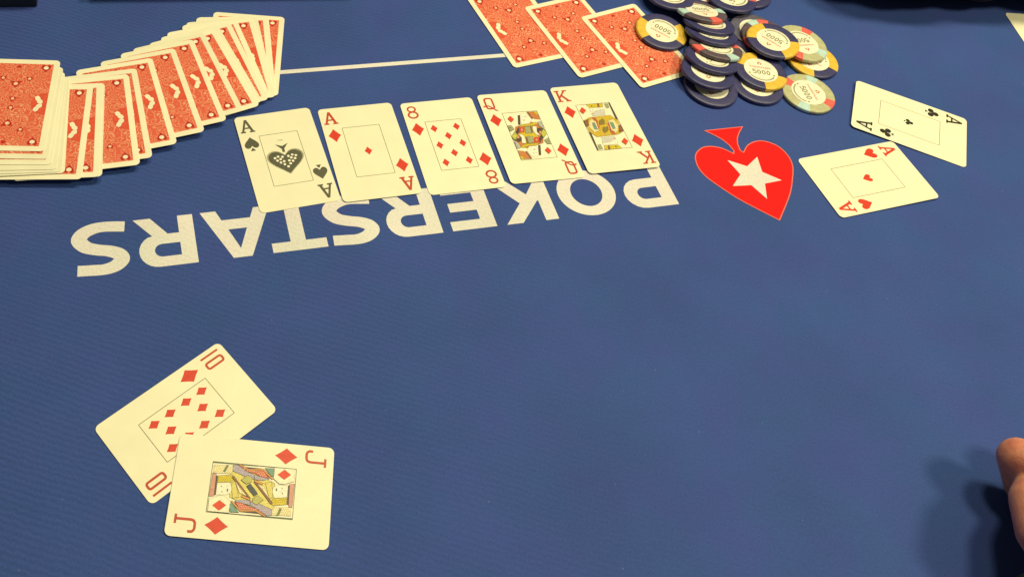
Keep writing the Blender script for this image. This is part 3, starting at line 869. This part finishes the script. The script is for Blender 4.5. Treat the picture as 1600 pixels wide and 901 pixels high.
chip(290.7, 597.4, 3.7, 0, 0, 0, 'navy', [], 'navy chip lying flat, front end of the toppled column', 170)
chip(287.4, 607.6, 9.8, 8, 258, 0, 'navy', [], 'navy chip second from the front of the toppled column', 170)
chip(292.3, 623.0, 11.2, 13, 260, 0, 'navy', [], 'navy chip third from the front, under the coral and pale spotted chip', 30)
chip(298.2, 638.5, 10.9, 16, 265, 0, 'brown', [('coral', 205), ('coral', 22), ('pale', 303), ('pale', 115)], 'purple-brown chip with coral spots at both sides and a pale spot in front', 20)
chip(297.0, 655.7, 10.6, 17, 268, 0, 'navy', [], 'navy chip just above the coral and pale spotted one in the toppled column', 40)
chip(296.6, 668.4, 10.6, 17, 268, 0, 'navy', [], 'navy chip just under the coral-fronted chip near the top of the column', 10)
chip(292.1, 682.3, 10.6, 18, 270, 0, 'brown', [('coral', 296), ('pale', 202), ('pale', 15), ('coral', 116)], 'chip with one coral spot in front, last of the toppled column', 190)
chip(313.0, 639.5, 3.7, 0, 0, 0, 'navy', [], 'navy chip in shadow between the toppled column and the right-hand heap', 70)
chip(267.1, 699.9, 9.0, 6, 262, 0, 'navy', [], 'navy chip behind the yellow chip, cut off by the top edge', 40)
chip(302.5, 716.1, 4.0, 2, 262, 0, 'navy', [], 'navy chip mostly hidden at the top edge between its neighbours', 80)
chip(322.8, 708.9, 8.5, 7, 285, 0, 'navy', [('coral', 185), ('coral', 5)], 'navy chip with a coral spot, cut off by the top edge', 60)
chip(341.8, 726.8, 3.7, 0, 0, 0, 'navy', [], 'navy chip at the right end of the top edge row', 110)
chip(256.9, 655.0, 5.0, 1.2, 120, 0, 'navy', Y(178), 'yellow and navy chip lying on the face-down card', 150)
chip(339.8, 674.3, 3.7, 0, 0, 0, 'grey', [('coral', 30)], 'grey-navy chip lowest at the back left of the right-hand heap', 30)
chip(346.4, 663.6, 7.6, 1.5, 100, 0, 'brown', [('pale', 122), ('coral', 93), ('coral', 205)], 'brownish chip peeping out under the top yellow chip', 60)
chip(383.0, 648.2, 3.7, 0, 0, 0, 'navy', [('yellow', 5), ('yellow', 225)], 'navy and yellow chip at the right, under the pale olive chip', 150)
chip(374.9, 661.2, 9.0, 4, 180, 0, 'olive', [('coral', 66), ('pale', 330), ('pale', 150), ('coral', 246)], 'pale olive chip with coral spot tucked behind the top yellow chip', 200)
chip(347.0, 653.7, 13.4, 2.5, 330, 0, 'navy', Y(143), 'yellow and navy chip on top of the right-hand heap', 140)
chip(329.6, 608.0, 3.7, 0, 0, 0, 'navy', [], 'navy chip under the front yellow chip of the heap', 170)
chip(333.1, 620.5, 7.6, 1.5, 250, 0, 'navy', Y(128), 'front yellow and navy chip resting on a navy chip', 0)
chip(370.9, 606.7, 3.7, 0, 0, 0, 'olive', [('pale', 70), ('coral', 148), ('pale', 248), ('coral', 330)], 'pale olive chip lying flat at the front right of the heap', -75)

# ------------------------------------------------------------------ trays at the far edge
BLACK = mottled('black_plastic', (0.010, 0.009, 0.009), 0.38, 0.5, 0.2, 60, 0.1, 900)


def tray(x, y, deg, w, d, h, label):
    """open black tray: front right or left corner given by its own origin."""
    bm = bmesh.new()
    bmesh.ops.create_cube(bm, size=1.0)
    for v in bm.verts:
        v.co = Vector(((v.co.x + 0.5) * w * MM, (v.co.y + 0.5) * d * MM, (v.co.z + 0.5) * h * MM))
    top = max(bm.faces, key=lambda f: f.calc_center_median().z)
    r = bmesh.ops.inset_region(bm, faces=[top], thickness=5 * MM)
    bmesh.ops.translate(bm, verts=top.verts, vec=(0, 0, -(h - 5) * MM))
    bmesh.ops.bevel(bm, geom=[e for e in bm.edges], offset=1.4 * MM, segments=3, affect='EDGES', profile=0.5)
    me = bpy.data.meshes.new('chip_tray'); bm.to_mesh(me); bm.free()
    o = mesh_obj('chip_tray', me, None, [BLACK])
    o.matrix_world = Matrix.Translation((x * MM, y * MM, 0.0003)) @ Matrix.Rotation(R(deg), 4, 'Z')
    return tag(o, label, 'tray')


tray(-207.0, 597.0, 13.4, 210, 120, 22, 'long black tray cut off by the top edge above the fanned deck')
c, s = math.cos(R(13.4)), math.sin(R(13.4))
tray(-247.0 - 90 * c, 580.5 - 90 * s, 13.4, 90, 120, 24, 'short black tray in the top left corner')

# ------------------------------------------------------------------ hands and sleeves
SKIN = new_mat('skin', (0.56, 0.26, 0.14), 0.48, 0.4)
b_ = SKIN.node_tree.nodes['Principled BSDF']
b_.inputs['Subsurface Weight'].default_value = 0.25
b_.inputs['Subsurface Radius'].default_value = (0.006, 0.002, 0.001)
b_.inputs['Subsurface Scale'].default_value = 0.5
tc = nd(SKIN, 'ShaderNodeTexCoord')
n1 = nd(SKIN, 'ShaderNodeTexNoise'); n1.inputs['Scale'].default_value = 120; n1.inputs['Detail'].default_value = 5
lk(SKIN, tc.outputs['Object'], n1.inputs['Vector'])
cr = nd(SKIN, 'ShaderNodeValToRGB')
cr.color_ramp.elements[0].position = 0.32; cr.color_ramp.elements[0].color = (0.55, 0.18, 0.14, 1)
cr.color_ramp.elements[1].position = 0.68; cr.color_ramp.elements[1].color = (0.70, 0.31, 0.21, 1)
lk(SKIN, n1.outputs['Fac'], cr.inputs[0]); lk(SKIN, cr.outputs[0], b_.inputs['Base Color'])
n2 = nd(SKIN, 'ShaderNodeTexNoise'); n2.inputs['Scale'].default_value = 700; n2.inputs['Detail'].default_value = 3
lk(SKIN, tc.outputs['Object'], n2.inputs['Vector'])
bp_ = nd(SKIN, 'ShaderNodeBump'); bp_.inputs['Strength'].default_value = 0.35; bp_.inputs['Distance'].default_value = 0.0006
lk(SKIN, n2.outputs['Fac'], bp_.inputs['Height']); lk(SKIN, bp_.outputs['Normal'], b_.inputs['Normal'])
NAIL = new_mat('nail', (0.66, 0.36, 0.25), 0.25, 0.5)
SLEEVE = mottled('black_sleeve_cloth', (0.016, 0.015, 0.017), 0.85, 0.2, 0.3, 400, 0.5, 1200)
SLEEVE_NAVY = mottled('navy_sleeve_cloth', (0.014, 0.015, 0.026), 0.85, 0.2, 0.3, 400, 0.5, 1200)


def capsule(bm, p, q, r0, r1, n=18):
    """tapered rounded limb segment, points and radii in mm."""
    p, q = Vector(p) * MM, Vector(q) * MM
    r0, r1 = r0 * MM, r1 * MM
    d = (q - p); L = d.length; d.normalize()
    u = d.orthogonal().normalized(); w = d.cross(u)
    rings = []
    for c, r, angs in ((p, r0, (-75, -50, -25, 0)), (q, r1, (0, 25, 50, 75))):
        for a in angs:
            rings.append([bm.verts.new(c + d * (r * math.sin(R(a))) + (u * math.cos(2 * math.pi * k / n) + w * math.sin(2 * math.pi * k / n)) * (r * math.cos(R(a)))) for k in range(n)])
    for a_, b2 in zip(rings, rings[1:]):
        for k in range(n):
            bm.faces.new((a_[k], a_[(k + 1) % n], b2[(k + 1) % n], b2[k]))
    bm.faces.new(rings[0][::-1]); bm.faces.new(rings[-1])


def remeshed(name, bm, voxel, smooth, mat):
    """melt the overlapping limb segments into one continuous skin."""
    me = bpy.data.meshes.new(name + '_raw'); bm.to_mesh(me); bm.free()
    o = bpy.data.objects.new(name + '_raw', me); col.objects.link(o)
    md = o.modifiers.new('r', 'REMESH'); md.mode = 'VOXEL'; md.voxel_size = voxel * MM
    sm = o.modifiers.new('s', 'SMOOTH'); sm.factor = 0.5; sm.iterations = smooth
    dg = bpy.context.evaluated_depsgraph_get()
    out = bpy.data.meshes.new_from_object(o.evaluated_get(dg))
    out.name = name
    bpy.data.objects.remove(o); bpy.data.meshes.remove(me)
    out.materials.clear(); out.materials.append(mat)
    out.polygons.foreach_set('use_smooth', [True] * len(out.polygons))
    return out


def sleeve_mesh(name, path, mat, fold=3.0, seed=0):
    """cloth tube with folds; path: (point mm, radius mm)."""
    rng = random.Random(seed)
    pts = catmull([(*p, r) for p, r in path], 14)
    n = 40
    ph = [rng.uniform(0, 6.28) for _ in range(6)]
    V, F = [], []
    for i, (x, y, z, r) in enumerate(pts):
        c = Vector((x, y, z))
        a = Vector(pts[max(i - 1, 0)][:3]); b2 = Vector(pts[min(i + 1, len(pts) - 1)][:3])
        d = (b2 - a).normalized(); u = d.cross(Vector((0, 0, 1))).normalized(); w = u.cross(d)
        for k in range(n):
            t = 2 * math.pi * k / n
            f = fold * (0.6 * math.sin(0.55 * i + 2.0 * math.sin(t + ph[0]) + ph[1]) + 0.4 * math.sin(0.23 * i + 3 * t + ph[2]) + 0.3 * math.sin(1.1 * i + t * 2 + ph[3]))
            rr = r + f
            p = c + (u * math.cos(t) + w * math.sin(t)) * rr
            V.append((p.x * MM, p.y * MM, max(p.z, 0.8) * MM))
    m = len(pts)
    for i in range(m - 1):
        for k in range(n):
            F.append((i * n + k, i * n + (k + 1) % n, (i + 1) * n + (k + 1) % n, (i + 1) * n + k))
    # turned-in cuff
    base = len(V)
    x, y, z, r = pts[0]
    d = (Vector(pts[1][:3]) - Vector(pts[0][:3])).normalized()
    for k in range(n):
        v = Vector(V[k]); c = Vector((x, y, z)) * MM
        V.append(tuple(c + (v - c) * 0.86 + d * 0.012))
    for k in range(n): F.append((k, base + k, base + (k + 1) % n, (k + 1) % n))
    F.append([(m - 1) * n + k for k in range(n)])
    me = bpy.data.meshes.new(name); me.from_pydata(V, [], F); me.materials.append(mat)
    me.polygons.foreach_set('use_smooth', [True] * len(F)); me.update()
    return me


person = tag(empty('person', Matrix.Translation((0.47, 0.15, 0))), 'loosely closed hand in a black sleeve entering at the lower right edge', 'person')
O = Vector((470, 150, 0))
bm = bmesh.new()


def limb(pts, rad):
    for (a, ra), (b2, rb) in zip(zip(pts, rad), list(zip(pts, rad))[1:]):
        capsule(bm, Vector(a) - O, Vector(b2) - O, ra, rb)


limb([(432, 190, 46), (430, 220, 44), (432, 246, 44)], [24, 25, 24])                 # wrist and heel of the hand
limb([(432, 246, 44), (435, 272, 47)], [21, 12.5]); limb([(434, 246, 44), (450, 277, 48)], [21, 12.5])
limb([(440, 244, 44), (464, 274, 46)], [21, 12]); limb([(444, 240, 42), (477, 266, 41)], [20, 11])
limb([(433, 272, 47), (413.5, 292, 33), (424, 284, 14), (436, 272, 10)], [12, 11.4, 9.2, 7.8])     # index
limb([(450, 277, 48), (440, 304, 34), (437, 291, 13), (445, 277, 10)], [12, 10, 8.8, 7.6])       # middle
limb([(464, 274, 46), (461, 301, 33), (456, 290, 13), (459, 276, 10)], [11.5, 9.4, 8.5, 7.4])    # ring
limb([(477, 266, 41), (479, 288, 29), (473, 282, 12), (472, 269, 9.5)], [10.5, 8.4, 7.6, 6.8])   # little finger
limb([(419, 218, 44), (404, 243, 43), (408, 264, 38), (419, 278, 30)], [18, 13.5, 11.4, 9.2])      # thumb
hm = remeshed('hand', bm, 1.3, 6, SKIN)
mesh_obj('hand', hm, person)
sm_ = sleeve_mesh('sleeve', [((411 - 470, 221 - 150, 46), 33), ((416 - 470, 188 - 150, 50), 38), ((442 - 470, 120 - 150, 62), 46), ((470 - 470, 10 - 150, 86), 54), ((500 - 470, -110 - 150, 120), 64)], SLEEVE, 3.0, 3)
mesh_obj('sleeve', sm_, person)

person2 = tag(empty('person', Matrix.Translation((0.55, 0.80, 0))), 'dark navy sleeve resting on the table at the top right edge', 'person')
sm_ = sleeve_mesh('sleeve', [((700 - 550, 800 - 800, 46), 36), ((640 - 550, 795 - 800, 43), 40), ((560 - 550, 782 - 800, 44), 42), ((480 - 550, 768 - 800, 46), 44), ((432 - 550, 772 - 800, 52), 46), ((420 - 550, 815 - 800, 80), 50), ((440 - 550, 900 - 800, 130), 56)], SLEEVE_NAVY, 3.0, 8)
mesh_obj('sleeve', sm_, person2)
bm = bmesh.new(); O = Vector((550, 800, 0))
limb([(690, 800, 44), (735, 806, 40), (765, 812, 36)], [24, 26, 22])
for dy, dz, L in ((-24, -4, 66), (-8, 0, 76), (8, 0, 72), (23, -5, 58)):
    limb([(760, 812 + dy * 0.7, 36 + dz), (760 + L * 0.45, 816 + dy, 34 + dz), (760 + L * 0.75, 818 + dy, 22 + dz), (760 + L, 820 + dy * 0.9, 11)], [11, 9.4, 8.6, 7.6])
limb([(720, 790, 36), (755, 776, 22), (780, 778, 12)], [15, 10.5, 8.5])
mesh_obj('hand', remeshed('hand', bm, 1.5, 6, SKIN), person2)
